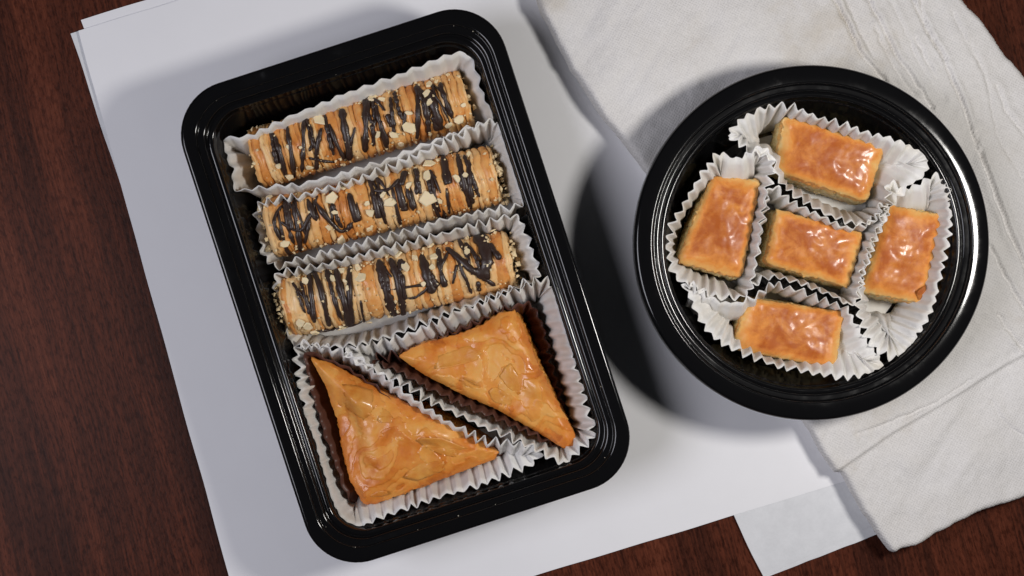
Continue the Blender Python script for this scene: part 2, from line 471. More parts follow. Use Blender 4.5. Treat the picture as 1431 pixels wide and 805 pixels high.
v, f = sweep(lathe(rim_r, 4)); solid(link('rim', v, f, M_PLASTIC, bowl), .0005, 1)
R = lathe(tray_r, 4, (.0065, .0290, .0007)); v, f = sweep(R); n = len(R[0]); base = len(v) - n
f.append(tuple(base + i for i in range(n)))
solid(link('tray', v, f, M_PLASTIC, bowl), .0005, 1)

# ------------------------------------------------------------------ fluted paper cups
_tz = np.array([q[1] for q in tray_prof][::-1]); _td = np.array([q[0] for q in tray_prof][::-1])
_rz = np.array([q[1] for q in tray_r][::-1]); _rd = np.array([q[0] for q in tray_r][::-1])
def keep_in(p, gap=.0010):
    """push a point off the wall of the tray it lies in"""
    if p.x > .04:
        z = p.z - CB
        if z > .0335: return p
        rmax = RRAD - float(np.interp(z, _rz, _rd)) - gap; d = Vector((p.x - ROUND_C.x, p.y - ROUND_C.y))
        if d.length > rmax: d = d * (rmax / d.length); return Vector((ROUND_C.x + d.x, ROUND_C.y + d.y, p.z))
        return p
    z = p.z - FLOOR
    if z > .0370: return p
    d_ = float(np.interp(z, _tz, _td)); a, b, r = RA - d_ - gap, RB - d_ - gap, .0235 - d_ * .62 - gap
    dx, dy = p.x - rc_c.x, p.y - rc_c.y; cs, sn = math.cos(ROT), math.sin(ROT)
    x, y = dx * cs + dy * sn, -dx * sn + dy * cs
    qx, qy = min(max(x, -(a - r)), a - r), min(max(y, -(b - r)), b - r); l = math.hypot(x - qx, y - qy)
    if l > r:
        x, y = qx + (x - qx) * r / l, qy + (y - qy) * r / l
        return Vector((rc_c.x + x * cs - y * sn, rc_c.y + x * sn + y * cs, p.z))
    return p
def cup(label, outline, base_z, seed, pitch=.0055, amp=.0015, lean=.003, mat=None, group=None, name='baking_cup', crumple=.0005, flare=.0):
    mat = mat or M_CUP
    pts = [Vector((*W(q[0], q[1], q[2] * .001), q[3] if len(q) > 3 else 1.0)) for q in outline]
    dense = catmull(pts, True, 12)
    area = sum(a.x * b.y - b.x * a.y for a, b in zip(dense, dense[1:] + dense[:1]))
    if area < 0: dense.reverse()
    _, L = resample(dense, 10)
    npl = max(6, round(L / pitch)); SP = 8; n = npl * SP
    P, _ = resample(dense, n)
    win = SP
    nrm = []
    for i in range(n):
        t = P[(i + win) % n].xy - P[(i - win) % n].xy
        t = t.normalized(); nrm.append(Vector((t.y, -t.x)))
    nrm = [sum((nrm[(i + k) % n] for k in range(-5, 6)), Vector((0, 0))).normalized() for i in range(n)]
    rows = (0, .22, .42, .58, .74, .88, 1.0)
    vs = []
    rr = random.Random(seed); pa = [rr.uniform(.45, 1.4) for _ in range(npl + 1)]; ph = [rr.uniform(-.9, .9) for _ in range(npl + 1)]
    pz = [rr.gauss(0, .0005) for _ in range(npl + 1)]
    for v in rows:
        for i in range(n):
            k = i / SP; k0 = int(k) % npl; k1 = (k0 + 1) % npl; kt = k - int(k)
            am = (pa[k0] * (1 - kt) + pa[k1] * kt) * (1 + .6 * nz(i * .045, seed * 5.1)); sh = ph[k0] * (1 - kt) + ph[k1] * kt
            a = 2 * math.pi * k + sh
            wv = math.sin(a) - .13 * math.sin(3 * a) + .03 * math.sin(5 * a)
            p = P[i]; q = nrm[i]
            ztop = p.z + .0013 * nz(i * .035, seed * 3.3) + pz[k0] * (1 - kt) + pz[k1] * kt - .0004 * wv
            off = -lean * p.w * (1 - min(1, max(0, (v - .30) / .70)) ** 1.35) + amp * am * wv * (.30 + .70 * v)
            cr = crumple * nz(i * .11 + seed, v * 3.1, seed * 1.7) * 2 * v
            tang = Vector((-q.y, q.x)) * (.0005 * nz(i * .2, v * 2, seed + 9))
            xy = p.xy + q * (off + cr) + tang
            vs.append(keep_in(Vector((xy.x, xy.y, base_z + (ztop - base_z) * v))))
    fs = []
    for r in range(len(rows) - 1):
        for i in range(n):
            j = (i + 1) % n
            fs.append((r * n + i, r * n + j, (r + 1) * n + j, (r + 1) * n + i))
    c = sum((Vector(q) for q in vs[:n]), Vector((0, 0, 0))) / n
    root = empty(name, (c.x, c.y, base_z))
    tag(root, label, 'paper cup', group)
    o = link('pleated_wall', vs, fs, mat, root); solid(o, .00011, 0)
    bv = [Vector((p.x, p.y, base_z)) for p in vs[:n]] + [Vector((c.x, c.y, base_z + .0001))]
    o = link('base', bv, [(i, (i + 1) % n, n) for i in range(n)], mat, root, False); solid(o, .0001, 0)
    return root

ZR = FLOOR + .0016                       # cup bases in the rectangular tray
G1 = 'white fluted cups in the rectangular container'
cup('white fluted paper cup around the chocolate roll against the short end of the rectangular container',
    [(308, 198, 30), (350, 187, 35), (430, 152, 36), (520, 117, 36.5), (600, 87, 37), (646, 73, 37), (662, 88, 35), (672, 125, 33), (688, 166, 34, .5),
     (655, 178, 37, -.6), (590, 202, 38, -.6), (520, 229, 38, -.6), (430, 254, 38, -.6), (370, 260, 37, -.6), (330, 266, 35, .3), (322, 232, 31)], ZR, 1, .0074, .0008, .0075, group=G1)
cup('white fluted paper cup around the middle chocolate roll of three in the rectangular container',
    [(366, 282, 33, .5), (420, 271, 36, .6), (500, 249, 36, .6), (590, 213, 37, .6), (650, 183, 38, .6), (682, 168, 38, .8), (701, 175, 37), (713, 212, 36), (724, 245, 36), (736, 278, 36),
     (715, 289, 37, -.5), (640, 301, 38, -.5), (560, 325, 38, -.5), (480, 345, 37, -.5), (420, 361, 36, -.5), (385, 372, 34, .2), (366, 350, 28), (358, 305, 27)], ZR, 2, .0056, .0012, .0075, group=G1)
cup('white fluted paper cup around the chocolate roll beside the two triangles',
    [(390, 382, 33, .5), (450, 369, 35, .6), (540, 346, 36, .6), (630, 322, 36, .6), (712, 302, 35, .7), (730, 312, 34), (742, 345, 34), (754, 382, 35), (738, 397, 37, .2), (650, 429, 37, .5),
     (560, 464, 36, .6), (500, 482, 35, .6), (440, 484, 33, .5), (408, 480, 28), (396, 440, 26), (384, 400, 28)], ZR, 3, .0056, .0011, .0080, group=G1)
cup('white fluted paper cup around the baklava triangle lying beside the third chocolate roll',
    [(480, 491, 32, 1), (560, 469, 34.5, 1), (650, 430, 36, 1), (720, 402, 37, 1), (764, 391, 38), (782, 420, 38), (797, 470, 37), (811, 525, 37), (824, 580, 37), (830, 612, 36), (808, 630, 36),
     (785, 647, 36), (740, 624, 37, .4), (680, 598, 37, .4), (620, 571, 37, .4), (560, 537, 37, .4)], ZR, 4, .0056, .0014, .0085, group=G1)
cup('white fluted paper cup around the baklava triangle set in the container corner',
    [(416, 482, 30), (450, 483, 33), (500, 499, 35), (560, 543, 36), (620, 585, 36), (680, 613, 36), (738, 622, 36, 1.6), (752, 642, 34, 2.2), (700, 668, 33, 1.4), (640, 688, 33), (580, 708, 33),
     (530, 724, 34, 1.3), (490, 744, 35, 1.5), (470, 722, 35), (452, 678, 34.5), (435, 620, 34), (421, 560, 34), (413, 512, 33)], ZR, 5, .0055, .0013, .0085, group=G1)
GB = 'brown paper liners under the triangles'
cup('dark brown paper liner nested in the white cup of the triangle beside the third roll',
    [(520, 502, 29), (580, 488, 29), (650, 456, 29), (715, 428, 28), (742, 424, 24), (756, 450, 20), (770, 500, 18), (790, 575, 18), (800, 605, 18), (785, 625, 25),
     (740, 606, 31), (680, 580, 32), (620, 553, 32), (565, 524, 31)], ZR + .0006, 6, .0055, .0012, .006, M_BROWN, GB, 'paper_liner')
cup('dark brown paper liner nested in the white cup of the triangle in the corner',
    [(426, 492, 31), (455, 500, 31), (500, 522, 31), (560, 568, 31), (620, 606, 31), (680, 630, 28), (716, 638, 20), (690, 650, 11), (640, 664, 10), (580, 684, 10),
     (530, 698, 10), (498, 706, 18), (484, 690, 28), (470, 655, 29), (453, 605, 29), (438, 560, 29), (429, 518, 29)], ZR + .0006, 7, .0075, .0006, .0075, M_BROWN, GB, 'paper_liner')
ZC = CB + .0016
G2 = 'white fluted cups in the round container'
cup('white fluted paper cup around the rectangular pastry nearest the cloth hems',
    [(1018, 190, 42, 1.9), (1045, 160, 43, 1.5), (1090, 147, 43, 0.55), (1150, 164, 43, 0.50), (1220, 188, 42, 0.60), (1288, 210, 42, 2.0), (1296, 238, 42, 2.2), (1262, 268, 41, 1.5), (1238, 292, 40, .35), (1205, 314, 40, .75), (1165, 303, 40, .75), (1125, 283, 40, .75), (1092, 258, 40, .75),
     (1078, 225, 41), (1048, 212, 41)], ZC, 11, .0050, .0011, .0090, group=G2)
cup('white fluted paper cup around the pastry on the side facing the rectangular container',
    [(1003, 214, 42, 1.6), (968, 262, 43, 0.70), (938, 318, 42, 0.60), (932, 352, 41, 0.70), (944, 384, 41), (972, 404, 41), (1010, 416, 40), (1044, 412, 40, .35), (1056, 370, 40, .35), (1064, 320, 40, .35), (1072, 268, 40, .35), (1082, 222, 41), (1060, 206, 42, 1.4), (1030, 222, 41, 1.6)], ZC, 12, .0052, .0012, .0085, group=G2)
cup('white fluted paper cup around the central pastry of the round container',
    [(1078, 262, 40), (1110, 283, 40), (1150, 303, 40), (1190, 318, 40), (1222, 306, 41), (1232, 282, 42), (1240, 300, 42), (1222, 340, 41), (1208, 380, 40), (1194, 424, 40), (1160, 412, 40), (1120, 397, 40), (1078, 387, 40), (1052, 398, 40), (1056, 360, 40), (1066, 310, 40)], ZC, 13, .0050, .0011, .0030, group=G2)
cup('white fluted paper cup around the pastry with a curled flake at its corner',
    [(1240, 256, 42), (1275, 262, 41, 1.6), (1310, 244, 43, 1.6), (1330, 282, 43, 0.70), (1326, 330, 43, 0.50), (1314, 390, 42, 0.50), (1300, 440, 41, 0.90), (1276, 484, 41, 1.8), (1252, 500, 41, 2.2), (1228, 492, 40, 2.0), (1210, 468, 39.5, 1.5), (1198, 438, 40), (1199, 410, 40), (1206, 375, 41, .35), (1222, 330, 41, .35), (1242, 286, 42, .35)], ZC, 14, .0050, .0012, .0090, group=G2)
cup('white fluted paper cup around the pastry on the side farthest from the cloth hems',
    [(958, 396, 41, 1.5), (975, 440, 42, 1.7), (1003, 476, 42, 1.4), (1050, 500, 42, 0.60), (1110, 516, 42, 0.50), (1190, 528, 42, 1.6), (1232, 512, 41, 2.4), (1216, 482, 39, 1.8), (1196, 452, 40), (1186, 432, 41, .35), (1150, 420, 40, .35), (1110, 404, 40, .35), (1080, 398, 41, .35), (1040, 420, 40), (1000, 418, 40)], ZC, 15, .0052, .0011, .0090, group=G2)

# ------------------------------------------------------------------ layered pastries
def slab(name, label, cat, corners, z0, z1, seed, mat, group, layers=9, dome=.002, rough=.0012, side_lean=.0012, scallop=.0009, N_=220, corner_sub=7, tone_mid=.62, tone_edge=.28, tilt=(0, 0), ridges=(), layer_tone=(-.12, .10), sj=.0007, terr=0, NR=30):
    """a baked block of thin sheets: ragged layered sides, blistered top"""
    pts = [W(x, y, z1) for x, y in corners]
    pts = [Vector((p.x, p.y)) for p in pts]
    out, L = resample(catmull(pts, True, corner_sub), N_)
    if sum(a.x * b.y - b.x * a.y for a, b in zip(out, out[1:] + out[:1])) < 0: out.reverse()
    c = sum(out, Vector((0, 0))) / N_
    def scal(i, amp, s): 
        q = out[i % N_]
        return amp * (nz(q.x * 420, q.y * 420, s) * .7 + nz(q.x * 900, q.y * 900, s + 3) * .5)
    ang = [math.atan2(p.y - c.y, p.x - c.x) for p in out]; rad = [(p - c).length for p in out]
    order = sorted(range(N_), key=lambda i: ang[i])
    A = np.array([ang[i] for i in order]); Rr = np.array([rad[i] for i in order])
    RG = [(W(*a_, z1).xy, W(*b_, z1).xy, h_, w_) for a_, b_, h_, w_ in ridges]
    def level(x, y):
        # torn sheet edges: height drops in steps along warped contour lines
        wx = x + .004 * nz(x * 60, y * 60, seed + 2); wy = y + .004 * nz(x * 60, y * 60, seed + 12)
        g = (fbm(wx * 46, wy * 46, seed * 1.7, 3) * .5 + .5) * 7 + .22 * nz(x * 600, y * 600, seed)
        b = math.floor(g); f_ = g - b; e = min(1, f_ / .10)
        return b + e, (b * 37 + seed) % 5
    def topz(x, y):
        d = Vector((x, y)) - c
        r0 = float(np.interp(math.atan2(d.y, d.x), A, Rr, period=2 * math.pi)); fr = min(d.length / r0, 1.02)
        z = z1 + dome * (1 - fr ** 2) - .0016 * max(0, (fr - .8) / .2) ** 2
        z += rough * (fbm(x * 85, y * 85, seed, 3) * 1.2 + .5 * abs(nz(x * 170, y * 170, seed + 7)))
        z += tilt[0] * d.x + tilt[1] * d.y
        if terr: z += terr * level(x, y)[0]
        for (ra, rb, rh, rw) in RG:
            ab = rb - ra; tt = max(0, min(1, (Vector((x, y)) - ra).dot(ab) / ab.length_squared)); dd = (Vector((x, y)) - ra - ab * tt).length
            z += rh * math.exp(-(dd / rw) ** 2)
        return z
    rings = []; tone = []
    H = z1 - .0012 - z0
    for l in range(layers):
        z_a = z0 + H * l / layers; z_b = z0 + H * (l + .72) / layers
        rn = random.Random(seed * 31 + l); bulge = rn.uniform(-.0004, .0004); lt = layer_tone[0] + layer_tone[1] * rn.random()
        for q, z in enumerate((z_a, z_b)):
            ring = []
            for i, p in enumerate(out):
                u = (p - c).normalized()
                off = side_lean * (1 - l / layers) * -1 + bulge + scal(i, sj, l * 2.7 + seed) - .0004 * q
                tz = (tilt[0] * (p.x - c.x) + tilt[1] * (p.y - c.y)) * (l / layers)
                ring.append(keep_in(Vector((p.x + u.x * off, p.y + u.y * off, z + tz + (0.0002 * nz(i * .2, l, seed) if l else 0))), .0014))
                tone.append(lt + .08 * nz(i * .15, l, seed) + (.25 if l >= layers - 2 else 0))
            rings.append(ring)
    for k in range(NR):
        fr = 1 - k / NR
        ring = []
        for i, p in enumerate(out):
            u = (p - c)
            e = 1 + (scal(i, scallop, seed + 40) / u.length) * fr ** 6
            q = c + u * fr * e
            z = topz(q.x, q.y)
            ring.append(Vector((q.x, q.y, z)))
            h = (z - z1) / max(dome + rough, 1e-6)
            tone.append(tone_edge + (tone_mid - tone_edge) * min(1, (1 - fr) * 3.2) + (.12 * h if not terr else .075 * (level(q.x, q.y)[1] - 2)))
        rings.append(ring)
    ns = layers * 2
    v0, f0 = sweep(rings[:ns]); f0.append(tuple(range(N_ - 1, -1, -1))); t0 = tone[:ns * N_]
    v, f = sweep(rings[ns - 1:]); tone = tone[(ns - 1) * N_:]
    v.append(Vector((c.x, c.y, topz(c.x, c.y)))); tone.append(tone_mid)
    b = len(v) - 1 - N_
    f += [(b + i, b + (i + 1) % N_, len(v) - 1) for i in range(N_)]
    root = empty(name, (c.x, c.y, z0)); tag(root, label, cat, group)
    o = link('crust', v, f, mat, root); attr(o, 'tone', tone)
    o = link('layered_sides', v0, f0, mat, root, False); attr(o, 'tone', t0)
    return root, topz, c, out

def flake(root, topz, cx, cy, rx, ry, rot, seed, mat, lift=.0004, curl=.0008, tone=.35, z=.03):
    """a thin loose leaf of baked dough lying on a pastry top"""
    p0 = W(cx, cy, z); k = K0 * (CAM_Z - z)
    vs = []; tn = []; NA, NRg = 39, 5; rn = random.Random(seed)
    nv = rn.choice((6, 7, 8)); poly = [(math.cos(6.2832 * (q + rn.uniform(-.3, .3)) / nv) * rn.uniform(.6, 1.15), math.sin(6.2832 * (q + rn.uniform(-.3, .3)) / nv) * rn.uniform(.6, 1.15)) for q in range(nv)]
    cd = rn.uniform(0, 6.28)
    for r in range(NRg + 1):
        for a in range(NA):
            t = 2 * math.pi * a / NA; q = a / NA * nv; l0 = poly[int(q) % nv]; l1 = poly[(int(q) + 1) % nv]; ex = l0[0] + (l1[0] - l0[0]) * (q % 1) + .05 * nz(a * .9, seed); ey = l0[1] + (l1[1] - l0[1]) * (q % 1) + .05 * nz(a * .9, seed + 5.5)
            fr = .06 + .94 * r / NRg
            x = ex * rx * k * fr; y = ey * ry * k * fr
            X_ = p0.x + x * math.cos(rot) - y * math.sin(rot); Y_ = p0.y + x * math.sin(rot) + y * math.cos(rot)
            up = lift * (1 - fr ** 3) - .00009 * fr ** 2 + curl * fr ** 2 * max(0, math.cos(t - cd)) ** 2 + .00012 * nz(X_ * 900, Y_ * 900, seed)
            vs.append(Vector((X_, Y_, topz(X_, Y_) + up))); tn.append(tone + .15 * nz(X_ * 300, Y_ * 300, seed))
    fs = [tuple(range(NA))]
    for r in range(NRg):
        for a in range(NA):
            b = (a + 1) % NA; fs.append((r * NA + a, (r + 1) * NA + a, (r + 1) * NA + b, r * NA + b))
    o = link('phyllo_flake', vs, fs, mat, root); attr(o, 'tone', tn); solid(o, .00006, 1)
    return o

GP = 'rectangular baklava pieces in the round container'
ZP = ZC + .0004; ZT = .0325
def corners4(a, b, c, d, e=.12):
    """rounded corner list of a quad given in photo pixels"""
    P = [a, b, c, d]; out = []
    for i in range(4):
        p, q = P[i], P[(i + 1) % 4]
        for t in (.06, .2, .4, .6, .8, .94): out.append((p[0] + (q[0] - p[0]) * t, p[1] + (q[1] - p[1]) * t))
    return out
pieces = [
    ('glazed golden baklava rectangle tucked against the container wall by the cloth hems', corners4((1098, 160), (1236, 206), (1212, 282), (1084, 238)), 21, (.06, .05)),
    ('glazed golden baklava rectangle on the side facing the rectangular container', corners4((996, 246), (1064, 252), (1037, 389), (947, 366)), 22, (-.04, 0)),
    ('glazed golden baklava rectangle in the centre, ringed by the other four', corners4((1086, 292), (1208, 326), (1188, 402), (1070, 368)), 23, (.0, .06)),
    ('glazed golden baklava rectangle with a curled brown flake at one corner', corners4((1243, 286), (1318, 300), (1292, 424), (1205, 408)), 24, (0, .05)),
    ('glazed golden baklava rectangle with its pale layered side showing, beside the empty cup floor', corners4((1046, 416), (1180, 436), (1168, 516), (1024, 488)), 25, (.04, 0))]
proots = []
for lab, cs, sd, tl in pieces:
    proots.append(slab('baklava_piece', lab, 'pastry', cs, ZP, ZT, sd, M_PIECE, GP, 7, .0018, .0006, -.0016, .0020, tone_mid=.76, tone_edge=.30, tilt=tl, layer_tone=(-.25, .42), sj=.0012))
rn = random.Random(77)
for (root, tz, c, out), fl in zip(proots, (
        [(1150, 205, 34, 14, .2), (1200, 235, 22, 13, .8), (1110, 215, 18, 20, 1), (1165, 262, 30, 10, -.3), (1135, 176, 25, 9, -.35)],
        [(1010, 300, 20, 34, .3), (975, 345, 16, 24, 0), (1030, 270, 16, 16, .5), (1012, 365, 24, 12, -.3), (985, 285, 12, 26, .3)],
        [(1130, 340, 36, 16, -.25), (1175, 365, 22, 14, -.2), (1100, 330, 14, 22, 0), (1140, 375, 34, 9, -.3)],
        [(1262, 340, 18, 32, -.2), (1240, 385, 24, 16, -.2), (1285, 330, 14, 26, -.2), (1262, 305, 22, 9, -.15)],
        [(1090, 450, 32, 16, -.1), (1130, 475, 26, 16, -.2), (1060, 470, 14, 22, 0), (1150, 500, 18, 10, -.1)])):
    for (x, y, a, b, r) in fl[:0]:
        flake(root, tz, x, y, a, b, r, rn.randrange(9999), M_PIECE, .00005, .0002, rn.uniform(.5, .75), ZT)
fl = flake(proots[3][0], proots[3][1], 1291, 410, 13, 12, .4, 5, M_PIECE, .0012, .0035, .75, ZT)

GT = 'baklava triangles in the rectangular container'
def dens(P, n=4):
    out = []
    for p, q in zip(P, P[1:] + P[:1]):
        for i in range(n): t = (i + .12) / (n - .0 + .02); out.append((p[0] + (q[0] - p[0]) * t, p[1] + (q[1] - p[1]) * t))
    return out
ZTT = .029
tA = slab('baklava_triangle', 'flaky golden baklava triangle with pinched tip, set in the container corner', 'pastry',
          dens([(434, 500), (462, 507), (500, 528), (560, 560), (630, 592), (668, 612), (698, 631), (690, 642), (600, 676), (525, 704), (508, 704), (490, 672), (481, 640), (472, 590), (455, 540)], 3),
          ZR + .0008, ZTT, 31, M_TRI, GT, 8, .0032, .0006, -.0022, .0010, 420, 5, .48, .66, (.0, -.02), [((444, 506), (500, 560), .0022, .005), ((500, 560), (600, 600), .0020, .006), ((600, 600), (685, 630), .0012, .004), ((486, 575), (505, 660), -.0012, .004), ((520, 600), (560, 690), .0008, .006)], (.05, .95), .0013, .00038, 85)
tB = slab('baklava_triangle', 'flaky golden baklava triangle with glossy ridge, lying beside the third chocolate roll', 'pastry',
          dens([(556, 497), (590, 480), (640, 467), (672, 455), (700, 437), (718, 434), (730, 452), (752, 510), (778, 560), (803, 605), (804, 622), (788, 627), (750, 604), (700, 575), (640, 548), (590, 522)], 3),
          ZR + .0008, ZTT, 32, M_TRI, GT, 8, .0032, .0006, -.0022, .0010, 420, 5, .46, .66, (.0, .02), [((706, 446), (752, 540), .0024, .0055), ((752, 540), (796, 612), .0018, .005), ((575, 495), (690, 470), .0012, .006), ((650, 500), (720, 560), -.0010, .005), ((600, 510), (660, 540), .0008, .004)], (.05, .95), .0013, .00038, 85)
for (root, tz, c, out), fl in ((tA, [
        (500, 560, 30, 42, .5, .45), (560, 600, 62, 30, -.35, .35), (545, 655, 44, 26, .3, .5), (620, 625, 48, 20, -.25, .42), (520, 620, 22, 34, .2, .6), (575, 592, 36, 18, -.3, .25), (600, 655, 46, 16, .35, .5),
        (515, 680, 18, 18, .4, .8), (465, 525, 14, 26, .5, .2), (540, 580, 16, 20, .9, .3), (655, 625, 26, 12, -.3, .3), (507, 597, 9, 36, .35, .4), (530, 690, 20, 9, .3, .75)]),
    (tB, [(640, 500, 50, 22, .25, .38), (690, 480, 26, 32, -.3, .45), (668, 520, 34, 18, -.5, .35), (715, 530, 20, 44, .45, .55), (745, 580, 18, 34, .5, .5), (610, 505, 32, 14, .2, .25), (700, 555, 28, 16, -.5, .4),
          (675, 500, 18, 16, .1, .3), (780, 605, 14, 16, .5, .3), (655, 535, 24, 9, -.5, .45), (712, 460, 12, 20, -.3, .6), (690, 530, 14, 12, .2, .65)])):
    for (x, y, a, b, r, tn) in [(q[0], q[1], q[2] * .75, q[3] * .7, q[4], q[5]) for q in fl[::3]]:
        flake(root, tz, x, y, a, b, r, rn.randrange(9999), M_TRI, rn.uniform(.0001, .0003), rn.uniform(.0004, .0022), .45 + .5 * (tn - .4), ZTT + .002)

# ------------------------------------------------------------------ pleated rolls with chocolate and nuts
GR = 'chocolate drizzled rolls in the rectangular container'
class Roll:
    def __init__(s, label, e0, e1, seed, rl=.0142, rv=.0142):
        s.seed = seed; s.rl, s.rv = rl, rv
        s.zc = ZR + .0004 + rv
        a, b = W(*e0, s.zc), W(*e1, s.zc)
        s.a = a; s.L = (b - a).length; s.u = (b - a).normalized(); s.w = Vector((-s.u.y, s.u.x, 0))   # w points to photo top
        s.root = empty('baklava_roll', ((a.x + b.x) / 2, (a.y + b.y) / 2, ZR + .0004)); tag(s.root, label, 'pastry', GR)
        NS, NT = 300, 96
        rr = random.Random(seed); cuts = []; x = 0
        while x < s.L:
            cuts.append(x); x += rr.choice((rr.uniform(.0012, .0024), rr.uniform(.003, .0062)))
        s.cuts = np.array(cuts + [s.L + .001]); s.dep = [rr.uniform(.35, 1.0) for _ in s.cuts]
        rings = []; tone = []
        for i in range(NS + 1):
            t = i / NS * s.L; ring = []
            for j in range(NT):
                th = 2 * math.pi * j / NT
                p, h = s.point(t, th, True); ring.append(p); tone.append(h)
            rings.append(ring)
        v, f = sweep(rings)
        for end, ring in ((0, rings[0]), (1, rings[-1])):
            b0 = 0 if end == 0 else NS * NT
            prev = b0
            for k, fr in enumerate((.8, .55, .3, .08)):
                st = len(v)
                for j, p in enumerate(ring):
                    cc = s.a + s.u * (s.L if end else 0)
                    d = p - cc
                    q = cc + d * fr + s.u * (.0012 * nz(j * .3, k * 1.7, seed) + (-.0006 if k > 1 else .0002) * (1 if end else -1))
                    v.append(q); tone.append(.1 + .3 * (k % 2))
                for j in range(NT):
                    jn = (j + 1) % NT; q4 = (prev + j, prev + jn, st + jn, st + j)
                    f.append(q4 if end else q4[::-1])
                prev = st
            v.append(s.a + s.u * (s.L if end else 0)); tone.append(.2)
            for j in range(NT): f.append((prev + j, prev + (j + 1) % NT, len(v) - 1))
        o = link('pastry', v, f, M_ROLL, s.root); attr(o, 'tone', tone)
    def point(s, t, th, full=False, lift=0.0):
        tw = t + .0011 * nz(t * 120, math.cos(th) * 1.6, s.seed + math.sin(th) * 1.2) + .0004 * nz(t * 500, th * 2, s.seed)
        k = int(np.searchsorted(s.cuts, tw)) ; k = min(max(k, 1), len(s.cuts) - 1)
        c0, c1 = s.cuts[k - 1], s.cuts[k]; q = min(max((tw - c0) / (c1 - c0), 0), 1)
        ridge = math.sin(math.pi * q) ** .55
        fade = .45 + .55 * (.5 + .5 * nz(k * 1.3, th * 1.4, s.seed))
        h = (ridge - 1) * s.dep[k] * fade * min(1.25, (c1 - c0) / .0032)
        e = min(t, s.L - t); endr = (-.0010 + .0012 * nz(th * 3.0, 7, s.seed)) * max(0, 1 - e / .0025) ** 2
        r = 1.0; d = .0023 * h + endr + .0005 * nz(t * 70, th * 1.5, s.seed + 5) + .0003 * nz(t * 400, th * 5, s.seed + 8) + lift
        p = s.a + s.u * (t + (.0013 * nz(th * 2.2, 3, s.seed) * (1 - e / .003) if e < .003 else 0)) + s.w * ((s.rl + d) * math.cos(th)) + Vector((0, 0, (s.rv + d) * math.sin(th)))
        return (p, .40 + .42 * (s.dep[(k * 7) % len(s.dep)] - .67) / .33 + .15 * nz(t * 260, th * 3, s.seed)) if full else p
    def normal(s, th): return (s.w * math.cos(th) / s.rl + Vector((0, 0, math.sin(th) / s.rv))).normalized()
    def hit(s, px, py):
        """roll coordinates (along, around) of a photo pixel"""
        o = Vector((0, 0, CAM_Z)); d = (W(px, py, 0) - o)
        oo = o - s.a
        ox, oz = oo.dot(s.w) / s.rl, oo.z / s.rv; dx, dz = d.dot(s.w) / s.rl, d.z / s.rv
        A = dx * dx + dz * dz; B = ox * dx + oz * dz; C = ox * ox + oz * oz - 1
        disc = max(B * B - A * C, 0); t = (-B - math.sqrt(disc)) / A
        q = oo + d * t
        return min(max(q.dot(s.u), .0003), s.L - .0003), math.atan2(q.z / s.rv, q.dot(s.w) / s.rl)
    def strand(s, pts, wpx, seed, own=False):
        cs = list(pts) if own else [Vector(s.hit(*p)) for p in pts]
        path = catmull(cs, False, 12) if len(cs) > 2 else [cs[0].lerp(cs[1], i / 14) for i in range(15)]
        rr = random.Random(seed); hw = wpx * K0 * (CAM_Z - .03) * .64; NSEC = 8; rings = []
        P = []
        for i, q in enumerate(path):
            tj = q.x + .0005 * nz(i * .25, seed * .37, 1)
            P.append((s.point(min(max(tj, .0002), s.L - .0002), q.y, False, .0), s.normal(q.y)))
        # follow a smoothed surface so the strand bridges small pleats
        sm = []
        for i in range(len(P)):
            lo, hi = max(0, i - 2), min(len(P), i + 3); sm.append(sum((P[k][0] for k in range(lo, hi)), Vector((0, 0, 0))) / (hi - lo))
        for i, (p, nn) in enumerate(zip(sm, (q[1] for q in P))):
            a, b = sm[max(i - 1, 0)], sm[min(i + 1, len(sm) - 1)]
            tg = (b - a).normalized(); sd = tg.cross(nn).normalized(); up = sd.cross(tg).normalized()
            e = i / (len(sm) - 1); end = min(1, .35 + 4 * min(e, 1 - e))
            w_ = hw * (.82 + .45 * nz(i * .33, seed * .71, 2) + .2 * nz(i * 1.1, seed, 4)) * end; h_ = min(max(w_ * .75, .0005), .0011) * end
            rings.append([p + sd * (w_ * math.cos(2 * math.pi * k / NSEC)) + up * (h_ * math.sin(2 * math.pi * k / NSEC) + .00055) for k in range(NSEC)])
        v, f = sweep(rings)
        f.append(tuple(range(NSEC - 1, -1, -1))); f.append(tuple(len(v) - NSEC + k for k in range(NSEC)))
        link('chocolate_drizzle', v, f, M_CHOC, s.root)
    def nut(s, px, py, size, seed):
        t, th = s.hit(px, py); rr = random.Random(seed); p = s.point(t, th, False, .0010); nn = s.normal(th)
        nn = (nn + Vector((rr.uniform(-.35, .35), rr.uniform(-.35, .35), rr.uniform(-.1, .1)))).normalized()
        ax = nn.orthogonal().normalized(); ay = nn.cross(ax); ph = rr.uniform(0, 6.28)
        k = size * K0 * (CAM_Z - .03) * .70; n = rr.choice((5, 6, 7)); asp = rr.uniform(.5, .95); th_ = rr.uniform(.0003, .0006)
        outl = []
        for i in range(n):
            a = 2 * math.pi * i / n + rr.uniform(-.25, .25); r = k * rr.uniform(.8, 1.3)
            x, y = r * math.cos(a), r * asp * math.sin(a)
            outl.append(ax * (x * math.cos(ph) - y * math.sin(ph)) + ay * (x * math.sin(ph) + y * math.cos(ph)))
        v = [p + q * .96 - nn * th_ for q in outl] + [p + q for q in outl] + [p + q * .86 + nn * th_ for q in outl]
        f = [tuple(range(n - 1, -1, -1)), tuple(range(2 * n, 3 * n))]
        for l in (0, n):
            for i in range(n): f.append((l + i, l + (i + 1) % n, l + n + (i + 1) % n, l + n + i))
        link('almond_flake', v, f, M_NUT, s.root, False)
